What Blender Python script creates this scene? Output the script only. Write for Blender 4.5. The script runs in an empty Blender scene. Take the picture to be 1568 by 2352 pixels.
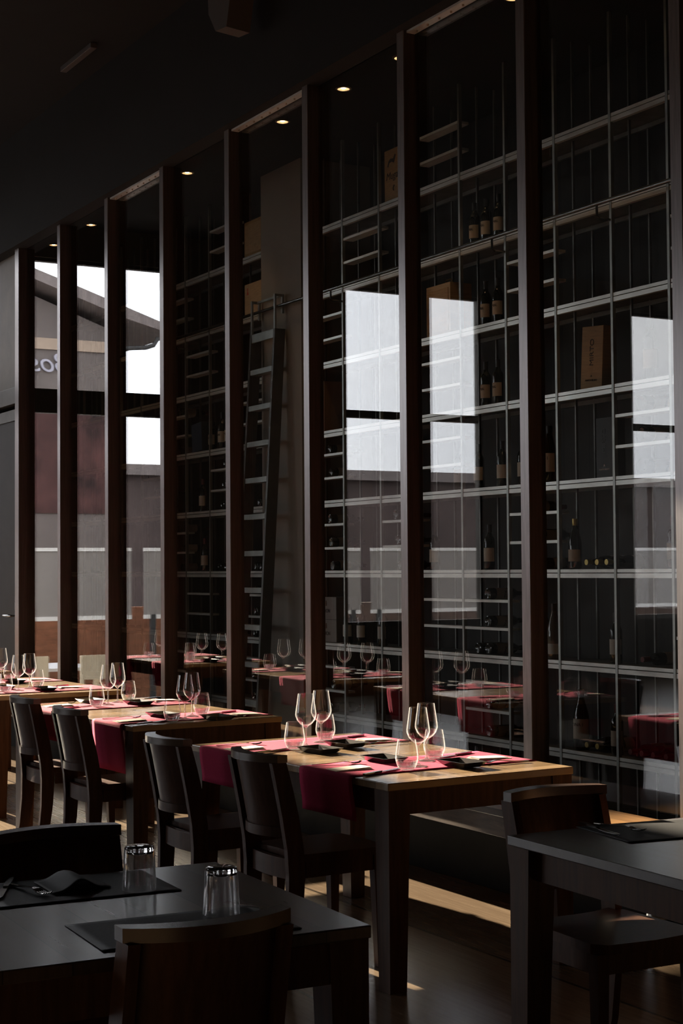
import bpy, bmesh, math, random
from mathutils import Vector, Matrix
random.seed(7)
PI = math.pi
S = bpy.context.scene
COL = S.collection

# ------------------------------------------------------------------ materials
def nm(name):
    m = bpy.data.materials.new(name); m.use_nodes = True
    nt = m.node_tree; nt.nodes.clear()
    out = nt.nodes.new('ShaderNodeOutputMaterial')
    return m, nt, out
def pmat(name, col, rough=.5, metal=0., bump=0., nscale=8., var=0., stretch=(1, 1, 1), rvar=0., coat=0., spec=.5):
    m, nt, out = nm(name)
    b = nt.nodes.new('ShaderNodeBsdfPrincipled')
    b.inputs['Base Color'].default_value = (*col, 1)
    b.inputs['Roughness'].default_value = rough
    b.inputs['Metallic'].default_value = metal
    b.inputs['Coat Weight'].default_value = coat; b.inputs['Coat Roughness'].default_value = max(.05, rough * .8)
    b.inputs['Specular IOR Level'].default_value = spec
    nt.links.new(b.outputs[0], out.inputs[0])
    if var or bump or rvar:
        tc = nt.nodes.new('ShaderNodeTexCoord'); mp = nt.nodes.new('ShaderNodeMapping')
        mp.inputs['Scale'].default_value = stretch
        n = nt.nodes.new('ShaderNodeTexNoise'); n.inputs['Scale'].default_value = nscale
        n.inputs['Detail'].default_value = 6; n.inputs['Roughness'].default_value = .62
        nt.links.new(tc.outputs['Object'], mp.inputs[0]); nt.links.new(mp.outputs[0], n.inputs['Vector'])
        if var:
            r = nt.nodes.new('ShaderNodeValToRGB')
            r.color_ramp.elements[0].position = .3; r.color_ramp.elements[1].position = .7
            r.color_ramp.elements[0].color = (*[max(0, c * (1 - var)) for c in col], 1)
            r.color_ramp.elements[1].color = (*[min(1, c * (1 + var)) for c in col], 1)
            nt.links.new(n.outputs[0], r.inputs[0]); nt.links.new(r.outputs[0], b.inputs['Base Color'])
        if bump:
            bp = nt.nodes.new('ShaderNodeBump'); bp.inputs['Strength'].default_value = bump; bp.inputs['Distance'].default_value = .002
            nt.links.new(n.outputs[0], bp.inputs['Height']); nt.links.new(bp.outputs[0], b.inputs['Normal'])
        if rvar:
            mr = nt.nodes.new('ShaderNodeMapRange')
            mr.inputs['To Min'].default_value = max(.02, rough - rvar); mr.inputs['To Max'].default_value = min(1, rough + rvar)
            nt.links.new(n.outputs[0], mr.inputs[0]); nt.links.new(mr.outputs[0], b.inputs['Roughness'])
    return m
def thin_glass(name, tint=(1, 1, 1), r0=.04, rough=0., gain=1., pw=5., bend=0., edge=0., epw=6.):
    # clear sheet glass: transmits straight on, mirrors by Schlick's law on each face
    m, nt, out = nm(name)
    g = nt.nodes.new('ShaderNodeNewGeometry'); d = nt.nodes.new('ShaderNodeVectorMath'); d.operation = 'DOT_PRODUCT'
    nt.links.new(g.outputs['Incoming'], d.inputs[0]); nt.links.new(g.outputs['Normal'], d.inputs[1])
    def M(op, a, b=None):
        n = nt.nodes.new('ShaderNodeMath'); n.operation = op
        for i, v in enumerate((a, b)):
            if v is None: continue
            if isinstance(v, (int, float)): n.inputs[i].default_value = v
            else: nt.links.new(v, n.inputs[i])
        return n.outputs[0]
    c = M('ABSOLUTE', d.outputs['Value'])
    f = M('POWER', M('SUBTRACT', 1., c), pw)
    f = M('ADD', M('MULTIPLY', f, (1 - r0) * gain), r0 * gain)
    f = M('MINIMUM', f, 1.)
    t = nt.nodes.new('ShaderNodeBsdfTransparent'); t.inputs[0].default_value = (*tint, 1)
    if bend:
        rf = nt.nodes.new('ShaderNodeBsdfRefraction'); rf.inputs['IOR'].default_value = 1.48; rf.inputs['Roughness'].default_value = 0.
        m2 = nt.nodes.new('ShaderNodeMixShader'); m2.inputs[0].default_value = bend
        nt.links.new(t.outputs[0], m2.inputs[1]); nt.links.new(rf.outputs[0], m2.inputs[2]); t = m2
    gl = nt.nodes.new('ShaderNodeBsdfGlossy'); gl.inputs['Roughness'].default_value = rough; gl.inputs[0].default_value = (1, 1, 1, 1)
    mx = nt.nodes.new('ShaderNodeMixShader')
    nt.links.new(f, mx.inputs[0]); nt.links.new(t.outputs[0], mx.inputs[1]); nt.links.new(gl.outputs[0], mx.inputs[2])
    res = mx
    if edge:   # white diffuse mixed in at grazing angles, standing in for backlit bright rims
        df = nt.nodes.new('ShaderNodeBsdfDiffuse'); df.inputs[0].default_value = (.9, .9, .9, 1)
        tl = nt.nodes.new('ShaderNodeBsdfTranslucent'); tl.inputs[0].default_value = (.9, .9, .9, 1)
        ma = nt.nodes.new('ShaderNodeMixShader'); ma.inputs[0].default_value = .6
        nt.links.new(df.outputs[0], ma.inputs[1]); nt.links.new(tl.outputs[0], ma.inputs[2])
        ef = M('MULTIPLY', M('POWER', M('SUBTRACT', 1., c), epw), edge)
        mz = nt.nodes.new('ShaderNodeMixShader'); nt.links.new(ef, mz.inputs[0]); nt.links.new(mx.outputs[0], mz.inputs[1]); nt.links.new(ma.outputs[0], mz.inputs[2]); res = mz
    nt.links.new(res.outputs[0], out.inputs[0])
    return m
def emat(name, col, s):
    m, nt, out = nm(name); e = nt.nodes.new('ShaderNodeEmission')
    e.inputs[0].default_value = (*col, 1); e.inputs[1].default_value = s
    nt.links.new(e.outputs[0], out.inputs[0]); return m
def plank_mat(name, c1, c2, rough, axis=0, width=.12, coat=0., rvar=.08, grain=1.):
    # planks side by side across one axis, grain running along the other
    m, nt, out = nm(name)
    b = nt.nodes.new('ShaderNodeBsdfPrincipled'); b.inputs['Roughness'].default_value = rough; b.inputs['Coat Weight'].default_value = coat; b.inputs['Coat Roughness'].default_value = .16
    tc = nt.nodes.new('ShaderNodeTexCoord'); sp = nt.nodes.new('ShaderNodeSeparateXYZ'); nt.links.new(tc.outputs['Object'], sp.inputs[0])
    dv = nt.nodes.new('ShaderNodeMath'); dv.operation = 'DIVIDE'; dv.inputs[1].default_value = width; nt.links.new(sp.outputs[axis], dv.inputs[0])
    fl = nt.nodes.new('ShaderNodeMath'); fl.operation = 'FLOOR'; nt.links.new(dv.outputs[0], fl.inputs[0])
    wn = nt.nodes.new('ShaderNodeTexWhiteNoise'); wn.noise_dimensions = '1D'; nt.links.new(fl.outputs[0], wn.inputs['W'])
    mp = nt.nodes.new('ShaderNodeMapping'); sc = [2.2, 2.2, 2.2]; sc[axis] = 34
    if axis == 2: sc = [3, 3, 34]
    mp.inputs['Scale'].default_value = sc
    ad = nt.nodes.new('ShaderNodeVectorMath'); ad.operation = 'ADD'
    nt.links.new(tc.outputs['Object'], ad.inputs[0]); nt.links.new(wn.outputs['Color'], ad.inputs[1])
    nt.links.new(ad.outputs[0], mp.inputs[0])
    n = nt.nodes.new('ShaderNodeTexNoise'); n.inputs['Scale'].default_value = 1.5 * grain; n.inputs['Detail'].default_value = 8; n.inputs['Roughness'].default_value = .65
    nt.links.new(mp.outputs[0], n.inputs['Vector'])
    mixf = nt.nodes.new('ShaderNodeMath'); mixf.operation = 'MULTIPLY_ADD'; mixf.inputs[1].default_value = .45; nt.links.new(wn.outputs['Value'], mixf.inputs[0])
    sb = nt.nodes.new('ShaderNodeMath'); sb.operation = 'SUBTRACT'; sb.inputs[1].default_value = .22; nt.links.new(n.outputs[0], sb.inputs[0])
    nt.links.new(sb.outputs[0], mixf.inputs[2])
    r = nt.nodes.new('ShaderNodeValToRGB'); r.color_ramp.elements[0].position = .25; r.color_ramp.elements[1].position = .75
    r.color_ramp.elements[0].color = (*c1, 1); r.color_ramp.elements[1].color = (*c2, 1)
    nt.links.new(mixf.outputs[0], r.inputs[0])
    # thin dark seam at every plank edge
    fr = nt.nodes.new('ShaderNodeMath'); fr.operation = 'FRACT'; nt.links.new(dv.outputs[0], fr.inputs[0])
    lt = nt.nodes.new('ShaderNodeMath'); lt.operation = 'LESS_THAN'; lt.inputs[1].default_value = .018; nt.links.new(fr.outputs[0], lt.inputs[0])
    mc = nt.nodes.new('ShaderNodeMix'); mc.data_type = 'RGBA'; nt.links.new(lt.outputs[0], mc.inputs[0])
    nt.links.new(r.outputs[0], mc.inputs[6]); mc.inputs[7].default_value = (*[c * .3 for c in c1], 1)
    nt.links.new(mc.outputs[2], b.inputs['Base Color'])
    mr = nt.nodes.new('ShaderNodeMapRange'); mr.inputs['To Min'].default_value = max(.05, rough - rvar); mr.inputs['To Max'].default_value = rough + rvar
    nt.links.new(n.outputs[0], mr.inputs[0]); nt.links.new(mr.outputs[0], b.inputs['Roughness'])
    nt.links.new(b.outputs[0], out.inputs[0]); return m

M = dict(
    floor=plank_mat('floor_boards', (.15, .105, .068), (.26, .19, .125), .25, 1, .9, rvar=.06),
    ceil=pmat('ceiling_black', (.0075, .0068, .006), .85, var=.2, nscale=3),
    wall=pmat('wall_dark', (.03, .026, .022), .7, var=.2, nscale=4),
    endwall=pmat('end_wall_brown', (.055, .046, .034), .6, var=.15, nscale=5),
    cellback=plank_mat('cellar_boards', (.006, .0045, .0035), (.026, .019, .015), .65, 0, .27),
    doordark=pmat('door_dark_reflection', (.030, .026, .022), .5, var=.15, nscale=4, spec=.2),  # opaque in place of glass; reflected dark wall put into the colour
    doorbrown=pmat('door_brown_reflection', (.16, .13, .095), .5, var=.15, nscale=4, spec=.4),  # opaque in place of glass; reflected lit brown wall painted in
    column=pmat('column_plaster', (.30, .265, .235), .75, var=.06, nscale=2.5, bump=.1),
    mull_lit=pmat('mullion_lit_face', (.235, .208, .205), .30, metal=.5, coat=1.0, var=.22, nscale=7, stretch=(10, 10, .6), rvar=.07),  # lighter copy of the mullion material, window light painted into its front
    mull=pmat('mullion_brown', (.075, .055, .048), .35, var=.3, nscale=6, stretch=(12, 12, .5), bump=.08, rvar=.06),
    frame=pmat('frame_metal', (.10, .095, .085), .38, metal=.6, var=.15, nscale=9),
    pane=thin_glass('pane_glass', (.95, .965, .96), .04, 0., 1.5),
    winpane=thin_glass('window_glass', (.97, .98, .98)),
    table=plank_mat('table_wood', (.24, .155, .08), (.50, .335, .185), .25, 0, .14, coat=.2, rvar=.05, grain=.45),
    darktop=plank_mat('dark_table_wood', (.050, .030, .021), (.115, .072, .050), .30, 1, .14, coat=.3, rvar=.07),
    leg=pmat('table_leg_wood', (.085, .040, .022), .42, spec=.18, var=.35, nscale=5, stretch=(9, 9, .7), rvar=.06),
    chair=pmat('chair_wood', (.085, .040, .025), .42, spec=.15, var=.3, nscale=6, stretch=(7, 7, .8), rvar=.06),
    crest=pmat('chair_crest_wood', (.075, .044, .034), .27, spec=.7, var=.2, nscale=8),
    bench=plank_mat('bench_wood', (.20, .095, .028), (.42, .22, .075), .38, 1, .26),
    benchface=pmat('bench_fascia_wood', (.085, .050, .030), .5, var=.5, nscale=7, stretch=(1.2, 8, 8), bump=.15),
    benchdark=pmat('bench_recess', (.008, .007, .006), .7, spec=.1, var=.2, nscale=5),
    poststeel=pmat('post_steel', (.42, .43, .41), .42, metal=.8, var=.2, nscale=5, rvar=.08),
    steel_shaded=pmat('shaded_rack_steel', (.22, .22, .21), .5, metal=.7, var=.3, nscale=5),  # darkened steel: shade on rear posts and under trays put into the colour
    steel=pmat('shelf_steel', (.84, .85, .82), .34, metal=.45, var=.16, nscale=5, stretch=(1.5, 6, 6), rvar=.1),
    stile=pmat('ladder_stile_shaded', (.13, .13, .125), .40, metal=.6, var=.2, nscale=7, rvar=.08),  # darker copy of the ladder steel, shade on its sides painted in
    ladder=pmat('ladder_steel', (.40, .41, .39), .42, metal=.8, var=.2, nscale=7, rvar=.08),
    rail=pmat('rail_steel', (.30, .30, .29), .25, metal=1.),
    brushed=pmat('brushed_steel', (.6, .6, .6), .25, metal=1., var=.1, nscale=20),
    cutlery=pmat('cutlery_steel', (.32, .31, .30), .16, metal=1., var=.05, nscale=20),
    runner=pmat('runner_cloth', (.46, .034, .095), .9, var=.14, nscale=190, bump=.35, spec=.1),
    mat=pmat('black_mat', (.016, .017, .019), .55, var=.3, nscale=160, bump=.3),
    napkin=pmat('napkin_paper', (.66, .58, .47), .85, var=.08, nscale=14, bump=.1),
    blacknap=pmat('black_napkin', (.030, .031, .034), .6, var=.2, nscale=40),
    plate=pmat('slate_plate', (.034, .027, .023), .24, var=.2, nscale=12, coat=.3),
    glass=thin_glass('drinking_glass', (.985, .985, .985), .04, .03, 1.0, 4.5, 0., .75, 6.),
    base=thin_glass('thick_glass_base', (.93, .94, .94), .06, .05, 1.1, 3.5, .35, .6, 4.),
    glass2=thin_glass('tumbler_wall_glass', (.98, .985, .985), .06, .02, 1.4, 3.2, .15, .7, 5.),
    solid=thin_glass('solid_glass', (.97, .98, .98), .04, .0, 1.0, 5., 1.),
    bottle=pmat('bottle_glass', (.010, .012, .008), .08, var=.2, nscale=4, coat=.5),
    clearb=pmat('clear_bottle_glass', (.10, .10, .09), .06, coat=.6),
    label=pmat('bottle_label', (.50, .42, .34), .75, var=.08, nscale=20),
    labelw=pmat('bottle_label_pale', (.62, .58, .52), .75, var=.06, nscale=20),
    ink=pmat('label_ink', (.03, .022, .02), .7),
    inkred=pmat('red_mark', (.55, .06, .04), .7),
    inkwhite=pmat('white_print', (.75, .74, .72), .7),
    foilred=pmat('capsule_red', (.11, .016, .014), .35, metal=.3),
    foilgold=pmat('capsule_gold', (.55, .40, .14), .3, metal=.9),
    foildark=pmat('capsule_dark', (.02, .018, .018), .35),
    case=pmat('wood_case', (.40, .235, .095), .6, var=.2, nscale=5, stretch=(2, 2, 16)),
    casep=pmat('wood_case_pale', (.46, .30, .16), .6, var=.2, nscale=5, stretch=(2, 2, 16)),
    caseblk=pmat('black_case', (.014, .013, .013), .5, var=.2, nscale=9),
    carton=pmat('grey_carton', (.33, .29, .265), .8, var=.06, nscale=9),
    kraft=pmat('kraft_carton', (.26, .17, .13), .8, var=.1, nscale=9),
    blue=pmat('blue_carton', (.03, .05, .085), .6, var=.1, nscale=8),
    rope=pmat('rope', (.28, .17, .08), .9),
    lamp=emat('lamp_glow', (1., .80, .52), 9.),
    lampcup=emat('lamp_cup_glow', (1., .58, .26), 2.0),
    lampring=pmat('lamp_ring', (.5, .42, .32), .35, metal=.7),
    stone=pmat('street_ground', (.16, .148, .136), .85, var=.15, nscale=2),
    facade=pmat('facade_plaster', (.15, .127, .118), .9, var=.14, nscale=1.2),
    facade2=pmat('facade_band', (.40, .31, .24), .9, var=.1, nscale=1.6),
    roof=pmat('roof_tiles', (.20, .168, .16), .8, var=.2, nscale=6),
    brick=pmat('brick_orange', (.26, .105, .055), .85, var=.35, nscale=6, stretch=(1, 1, 3)),
    mural=pmat('mural_red', (.055, .022, .020), .85, var=1.2, nscale=1.0),
    dusk=pmat('far_wall_brown', (.085, .060, .055), .85, var=.3, nscale=.6),
    sign=pmat('sign_white', (.40, .39, .46), .5),
    cream=pmat('cream_paint', (.88, .74, .53), .6, var=.08, nscale=9),
    whitetop=pmat('white_table', (.75, .74, .76), .5),
    screen=pmat('wind_screen', (.33, .30, .28), .5, var=.08, nscale=3),
    screenedge=pmat('wind_screen_edge', (.95, .93, .9), .5),
    gutter=pmat('gutter_zinc', (.05, .05, .05), .5),
)

# ------------------------------------------------------------------ mesh tools
class MB:
    def __init__(s): s.bm = bmesh.new()
    def box(s, x0, x1, y0, y1, z0, z1, mat=None, bev=0.):
        r = bmesh.ops.create_cube(s.bm, size=1.)
        T = Matrix.Translation(((x0 + x1) / 2, (y0 + y1) / 2, (z0 + z1) / 2)) @ Matrix.Diagonal((abs(x1 - x0), abs(y1 - y0), abs(z1 - z0), 1))
        bmesh.ops.transform(s.bm, matrix=T, verts=r['verts'])
        if bev:
            es = list({e for v in r['verts'] for e in v.link_edges})
            q = bmesh.ops.bevel(s.bm, geom=es, offset=bev, segments=2, affect='EDGES', profile=.5)
            vs = list({v for f in q['faces'] for v in f.verts} | {v for v in r['verts'] if v.is_valid})
        else: vs = r['verts']
        if mat is not None: bmesh.ops.transform(s.bm, matrix=mat, verts=[v for v in vs if v.is_valid])
        return s
    def taper(s, cx, cy, w0, w1, z0, z1, sx=0, sy=0, d0=None, d1=None):
        # square post w0 wide at z0 and w1 at z1; sx/sy keep one side straight
        d0 = d0 or w0; d1 = d1 or w1
        q = []
        for z, w, d in ((z0, w0, d0), (z1, w1, d1)):
            ox = sx * (w1 - w) / 2; oy = sy * (d1 - d) / 2
            q.append([s.bm.verts.new((cx + ox + a * w / 2, cy + oy + b * d / 2, z)) for a, b in ((-1, -1), (1, -1), (1, 1), (-1, 1))])
        for i in range(4): s.bm.faces.new((q[0][i], q[0][(i + 1) % 4], q[1][(i + 1) % 4], q[1][i]))
        s.bm.faces.new(q[0][::-1]); s.bm.faces.new(q[1]); return s
    def lathe(s, prof, seg=24, cx=0, cy=0, a0=0., a1=2 * PI, z=0.):
        full = abs(a1 - a0 - 2 * PI) < 1e-6; n = seg if full else seg + 1; rings = []
        for r, h in prof:
            if r < 1e-6: rings.append([s.bm.verts.new((cx, cy, z + h))])
            else: rings.append([s.bm.verts.new((cx + r * math.cos(a0 + (a1 - a0) * i / seg), cy + r * math.sin(a0 + (a1 - a0) * i / seg), z + h)) for i in range(n)])
        for A, B in zip(rings, rings[1:]):
            for i in range(seg):
                j = (i + 1) % n
                if len(A) == 1 and len(B) == 1: continue
                try:
                    if len(A) == 1: s.bm.faces.new((A[0], B[j], B[i]))
                    elif len(B) == 1: s.bm.faces.new((A[i], A[j], B[0]))
                    else: s.bm.faces.new((A[i], A[j], B[j], B[i]))
                except ValueError: pass
        return s
    def prism(s, poly, h0, h1, axis='x'):
        # polygon in the two other axes, extruded along one axis
        def P(a, b, h): return {'x': (h, a, b), 'y': (a, h, b), 'z': (a, b, h)}[axis]
        A = [s.bm.verts.new(P(a, b, h0)) for a, b in poly]; B = [s.bm.verts.new(P(a, b, h1)) for a, b in poly]
        n = len(poly)
        for i in range(n): s.bm.faces.new((A[i], A[(i + 1) % n], B[(i + 1) % n], B[i]))
        s.bm.faces.new(A[::-1]); s.bm.faces.new(B); return s
    def strip(s, front, back, z0, z1):
        # curved board: plan curves front/back (lists of (x,y) or (x,y,dz)), between z0 and z1
        n = len(front)
        V = [[s.bm.verts.new((c[i][0], c[i][1], z)) for i in range(n)] for c, z in ((front, z0), (back, z0), (back, z1), (front, z1))]
        for k in range(4):
            A, B = V[k], V[(k + 1) % 4]
            for i in range(n - 1): s.bm.faces.new((A[i], B[i], B[i + 1], A[i + 1]))
        for i in (0, n - 1): s.bm.faces.new([V[k][i] for k in range(4)])
        return s
    def tube(s, pts, r, seg=10):
        pts = [Vector(p) for p in pts]; rings = []; up = Vector((0, 0, 1))
        for i, p in enumerate(pts):
            t = (pts[min(i + 1, len(pts) - 1)] - pts[max(i - 1, 0)]).normalized()
            a = t.cross(up if abs(t.z) < .9 else Vector((1, 0, 0))).normalized(); b = t.cross(a)
            rr = r[i] if isinstance(r, (list, tuple)) else r
            rings.append([s.bm.verts.new(p + a * rr * math.cos(2 * PI * k / seg) + b * rr * math.sin(2 * PI * k / seg)) for k in range(seg)])
        for A, B in zip(rings, rings[1:]):
            for k in range(seg): s.bm.faces.new((A[k], A[(k + 1) % seg], B[(k + 1) % seg], B[k]))
        s.bm.faces.new(rings[0]); s.bm.faces.new(rings[-1][::-1]); return s
    def build(s, name, mat, parent=None, smooth=False):
        bmesh.ops.recalc_face_normals(s.bm, faces=s.bm.faces[:])
        me = bpy.data.meshes.new(name); s.bm.to_mesh(me); s.bm.free()
        me.materials.append(mat)
        if smooth:
            me.polygons.foreach_set('use_smooth', [True] * len(me.polygons))
            me.set_sharp_from_angle(angle=math.radians(38))
        o = bpy.data.objects.new(name, me); COL.objects.link(o)
        if parent: o.parent = parent
        return o
def tag(o, label=None, cat=None, group=None, kind=None):
    if label: o['label'] = label
    if cat: o['category'] = cat
    if group: o['group'] = group
    if kind: o['kind'] = kind
    return o
def thing(name, label, cat, loc=(0, 0, 0), rz=0., group=None):
    o = bpy.data.objects.new(name, None); o.empty_display_size = .05; COL.objects.link(o)
    o.location = loc; o.rotation_euler = (0, 0, rz)
    return tag(o, label, cat, group)

def dup(root, loc, rz=0., label=None, group=None, rx=0., ry=0.):
    def cp(o, par):
        c = o.copy(); COL.objects.link(c)
        if par: c.parent = par
        for k in [x for x in bpy.data.objects if x.parent == o and x != c]: cp(k, c)
        return c
    r = cp(root, None); r.location = loc; r.rotation_euler = (rx, ry, rz)
    if label: r['label'] = label
    if group: r['group'] = group
    return r
def struct(o, label=None): return tag(o, label=label, kind='structure')
def text(body, size, name, mat, parent, loc, rot=(PI / 2, 0, 0), depth=.0006, align='CENTER', shear=0., sx=1.):
    cu = bpy.data.curves.new(name, 'FONT'); cu.body = body; cu.size = size; cu.extrude = depth; cu.shear = shear
    cu.align_x = align; cu.align_y = 'CENTER'
    t = bpy.data.objects.new(name, cu); COL.objects.link(t)
    dg = bpy.context.evaluated_depsgraph_get(); me = bpy.data.meshes.new_from_object(t.evaluated_get(dg))
    bpy.data.objects.remove(t); me.materials.clear(); me.materials.append(mat)
    o = bpy.data.objects.new(name, me); COL.objects.link(o); o.location = loc; o.rotation_euler = rot; o.scale = (sx, 1, 1)
    if parent: o.parent = parent
    return o

# ------------------------------------------------------------------ dimensions
XE = -17.0           # far end wall
GY = 4.535           # glass wall plane
CEIL = 5.4
HEAD = 4.40          # underside of the beam over the glass
CCEIL = 4.82         # cellar ceiling
BACK = 6.62          # cellar back wall
SY = 6.0             # front of the wine shelves
XR, YL = 3.2, -7.8

# ------------------------------------------------------------------ setting
struct(MB().box(XE - .2, XR, YL, BACK + .2, -.12, 0).build('floor', M['floor']), 'polished brown floor of the dining room and cellar')
struct(MB().box(XE - .2, XR, YL, GY + .08, CEIL, CEIL + .15).build('ceiling', M['ceil']), 'black ceiling over the dining room')
struct(MB().box(XE - .2, XR, GY + .08, BACK + .2, CCEIL, CCEIL + .15).build('ceiling_cellar', M['ceil']), 'lower black ceiling of the wine cellar')
W1, W2, W3 = (1.65, 3.80), (-2.66, -.60), (-7.2, -5.13)
WT = 5.02
mb = MB()
segs = [(YL - .1, W3[0]), (W3[1], W2[0]), (W2[1], W1[0]), (W1[1], GY + .1)]
for a, b in segs: mb.box(XE - .2, XE, a, b, 0, CEIL)
for w in (W1, W2, W3): mb.box(XE - .2, XE, w[0], w[1], WT, CEIL)
for w in (W2, W3): mb.box(XE - .2, XE, w[0], w[1], 0, .80)
mb.box(XE - .2, XE, GY + .1, BACK + .2, 0, CEIL)
struct(mb.build('wall_end', M['endwall']), 'brown far end wall around the tall windows')
SW = [(-15.9, -12.7)]; SZ = (.8, 3.0)  # side window added out of view to brighten racks and mullions
mb = MB(); xs = [XE - .2, SW[0][0], SW[0][1], XR + .1]
for a, b in zip(xs[0::2], xs[1::2]): mb.box(a, b, YL - .12, YL, 0, CEIL)
for a, b in SW: mb.box(a, b, YL - .12, YL, 0, SZ[0]); mb.box(a, b, YL - .12, YL, SZ[1], CEIL)
struct(mb.build('wall_left', M['wall']), 'dark side wall opposite the glass, with one added unseen window')
struct(MB().box(XR, XR + .12, YL, BACK + .2, 0, CEIL).build('wall_near', M['wall']), 'dark wall at the near end of the room')
struct(MB().box(XE - .2, XR, BACK, BACK + .12, 0, CCEIL + .1).build('wall_cellar', M['cellback']), 'dark boarded back wall of the wine cellar')
struct(MB().box(-11.90, -11.19, 5.97, BACK - .002, .001, CCEIL - .001).build('column', M['column']), 'pale plaster column between the two wine racks')
# end windows: frame bars, upper and lower pane
def end_window(n, w, bars, mid=None, z0=0.):
    y0, y1 = w; f = MB()
    for a, b in ((y0, y0 + .05), (y1 - .05, y1)): f.box(XE - .12, XE - .04, a, b, z0, WT)
    f.box(XE - .12, XE - .04, y0, y1, WT - .04, WT); f.box(XE - .12, XE - .04, y0, y1, z0, z0 + .06)
    f.box(XE - .13, XE - .03, y0, y1, bars[0], bars[1])
    if mid: f.box(XE - .12, XE - .04, mid - .03, mid + .03, 0, bars[0])
    o = struct(f.build('window_%d' % n, M['frame']), 'tall window in the far end wall')
    MB().box(XE - .084, XE - .076, y0 + .05, y1 - .05, bars[1], WT - .04).build('pane', M['winpane'], o)
    MB().box(XE - .084, XE - .076, y0 + .05, y1 - .05, z0 + .06, bars[0]).build('pane', M['winpane'], o)
end_window(1, W1, (3.283, 3.55))
end_window(2, W2, (3.39, 3.48), z0=.80)
end_window(3, W3, (3.39, 3.48), z0=.80)
for k, (a, b) in enumerate(SW):
    f = MB()
    for u, v in ((a, a + .05), (b - .05, b), ((a + b) / 2 - .03, (a + b) / 2 + .03)): f.box(u, v, YL - .09, YL - .03, *SZ)
    f.box(a, b, YL - .09, YL - .03, SZ[0], SZ[0] + .05); f.box(a, b, YL - .09, YL - .03, SZ[1] - .05, SZ[1])
    o = struct(f.build('window_%d' % (k + 4), M['frame']), 'unseen wide window added in the side wall for fill light')
    MB().box(a + .05, b - .05, YL - .064, YL - .056, SZ[0] + .05, SZ[1] - .05).build('pane', M['winpane'], o)
# glass wall: mullions, head beam, panes
MX = [-13.748] + [-12.640 + 1.0865 * i for i in range(9)]
for i, x in enumerate(MX):
    w = .104 if i == 0 else .066
    o = struct(MB().box(x - w / 2, x + w / 2, 4.462, 4.556, 0, HEAD + .02, bev=.002).build('trim_%d' % (i + 1), M['mull']), 'dark brown mullion of the glass wall')
    MB().box(x - w / 2, x + w / 2, 4.456, 4.4615, 0, HEAD).build('lit_face', M['mull_lit'], o)  # thin pale strip standing in for light on the mullion front
struct(MB().box(XE, XR, 4.40, 4.60, HEAD, CEIL).build('trim_30', M['ceil']), 'black beam over the glass wall')
struct(MB().box(XE, XR, 4.47, 4.60, 0, .10).build('trim_31', M['mull']), 'bottom rail of the glass wall')
edges = [(-14.9, MX[0])] + list(zip(MX, MX[1:])) + [(MX[-1], XR)]
for i, (a, b) in enumerate(edges[1:]):
    struct(MB().box(a + .03, b - .03, GY - .004, GY + .004, .10, HEAD).build('window_%d' % (i + 10), M['pane']), 'clear pane of the cellar glass wall')
# door bay at the far left of the glass wall
DX0, DX1 = -15.3, MX[0] - .052
f = MB()
for a, b in ((DX0 - .06, DX0), (DX1 - .012, DX1)): f.box(a, b, 4.48, 4.59, 0, HEAD)
f.box(DX0, DX1, 4.46, 4.59, 3.02, 3.17, bev=.004)
dr = struct(f.build('door_1', M['frame']), 'metal framed dark door at far left of the glass wall')
lf = MB()
for a, b in ((DX0 + .01, DX0 + .10), (DX1 - .14, DX1 - .03)): lf.box(a, b, 4.50, 4.55, .02, 2.98)
lf.box(DX0 + .1, DX1 - .14, 4.50, 4.55, 2.88, 2.98); lf.box(DX0 + .1, DX1 - .14, 4.50, 4.55, .02, .16)
leaf = lf.build('door_leaf', M['frame'], dr)
MB().box(DX0 + .1, DX1 - .14, 4.515, 4.535, .16, 2.88).build('door_opaque_pane', M['doordark'], leaf)
MB().box(DX0, DX1 - .012, 4.515, 4.535, 3.17, HEAD).build('top_opaque_pane', M['doorbrown'], dr)
h = MB().box(DX1 - .115, DX1 - .065, 4.488, 4.50, .97, 1.24, bev=.003)
h.tube([(DX1 - .09, 4.49, 1.12), (DX1 - .09, 4.44, 1.12), (DX1 - .11, 4.425, 1.12), (DX1 - .24, 4.425, 1.12)], .011)
h.build('door_handle', M['brushed'], leaf, True)
struct(MB().box(XE, DX0 - .06, 4.45, 4.6, 0, HEAD).build('wall_corner', M['endwall']), 'brown wall between the door and the end windows')
# perforated vents at the head of every other pane
for k, (i, w) in enumerate(((2, 'third'), (4, 'second'), (6, 'first'))):
    a, b = MX[i] + .04, MX[i + 1] - .04
    t = thing('linear_vent', '%s strip vent from the camera at the head of the glass wall' % {'third': 'farthest', 'second': 'middle', 'first': 'nearest'}[w], 'vent', ((a + b) / 2, 4.50, HEAD - .002), 0, 'strip vents over the glass')
    L = (b - a) / 2
    MB().box(-L, L, -.026, .026, -.012, 0).build('vent_plate', M['steel'], t)
    for s in range(9):
        x = -L + .06 + s * (2 * L - .12) / 8
        MB().lathe([(0, -.022), (.006, -.02), (.006, -.012), (0, -.012)], 8, x, 0).build('bolt', M['lampring'], t)

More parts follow.
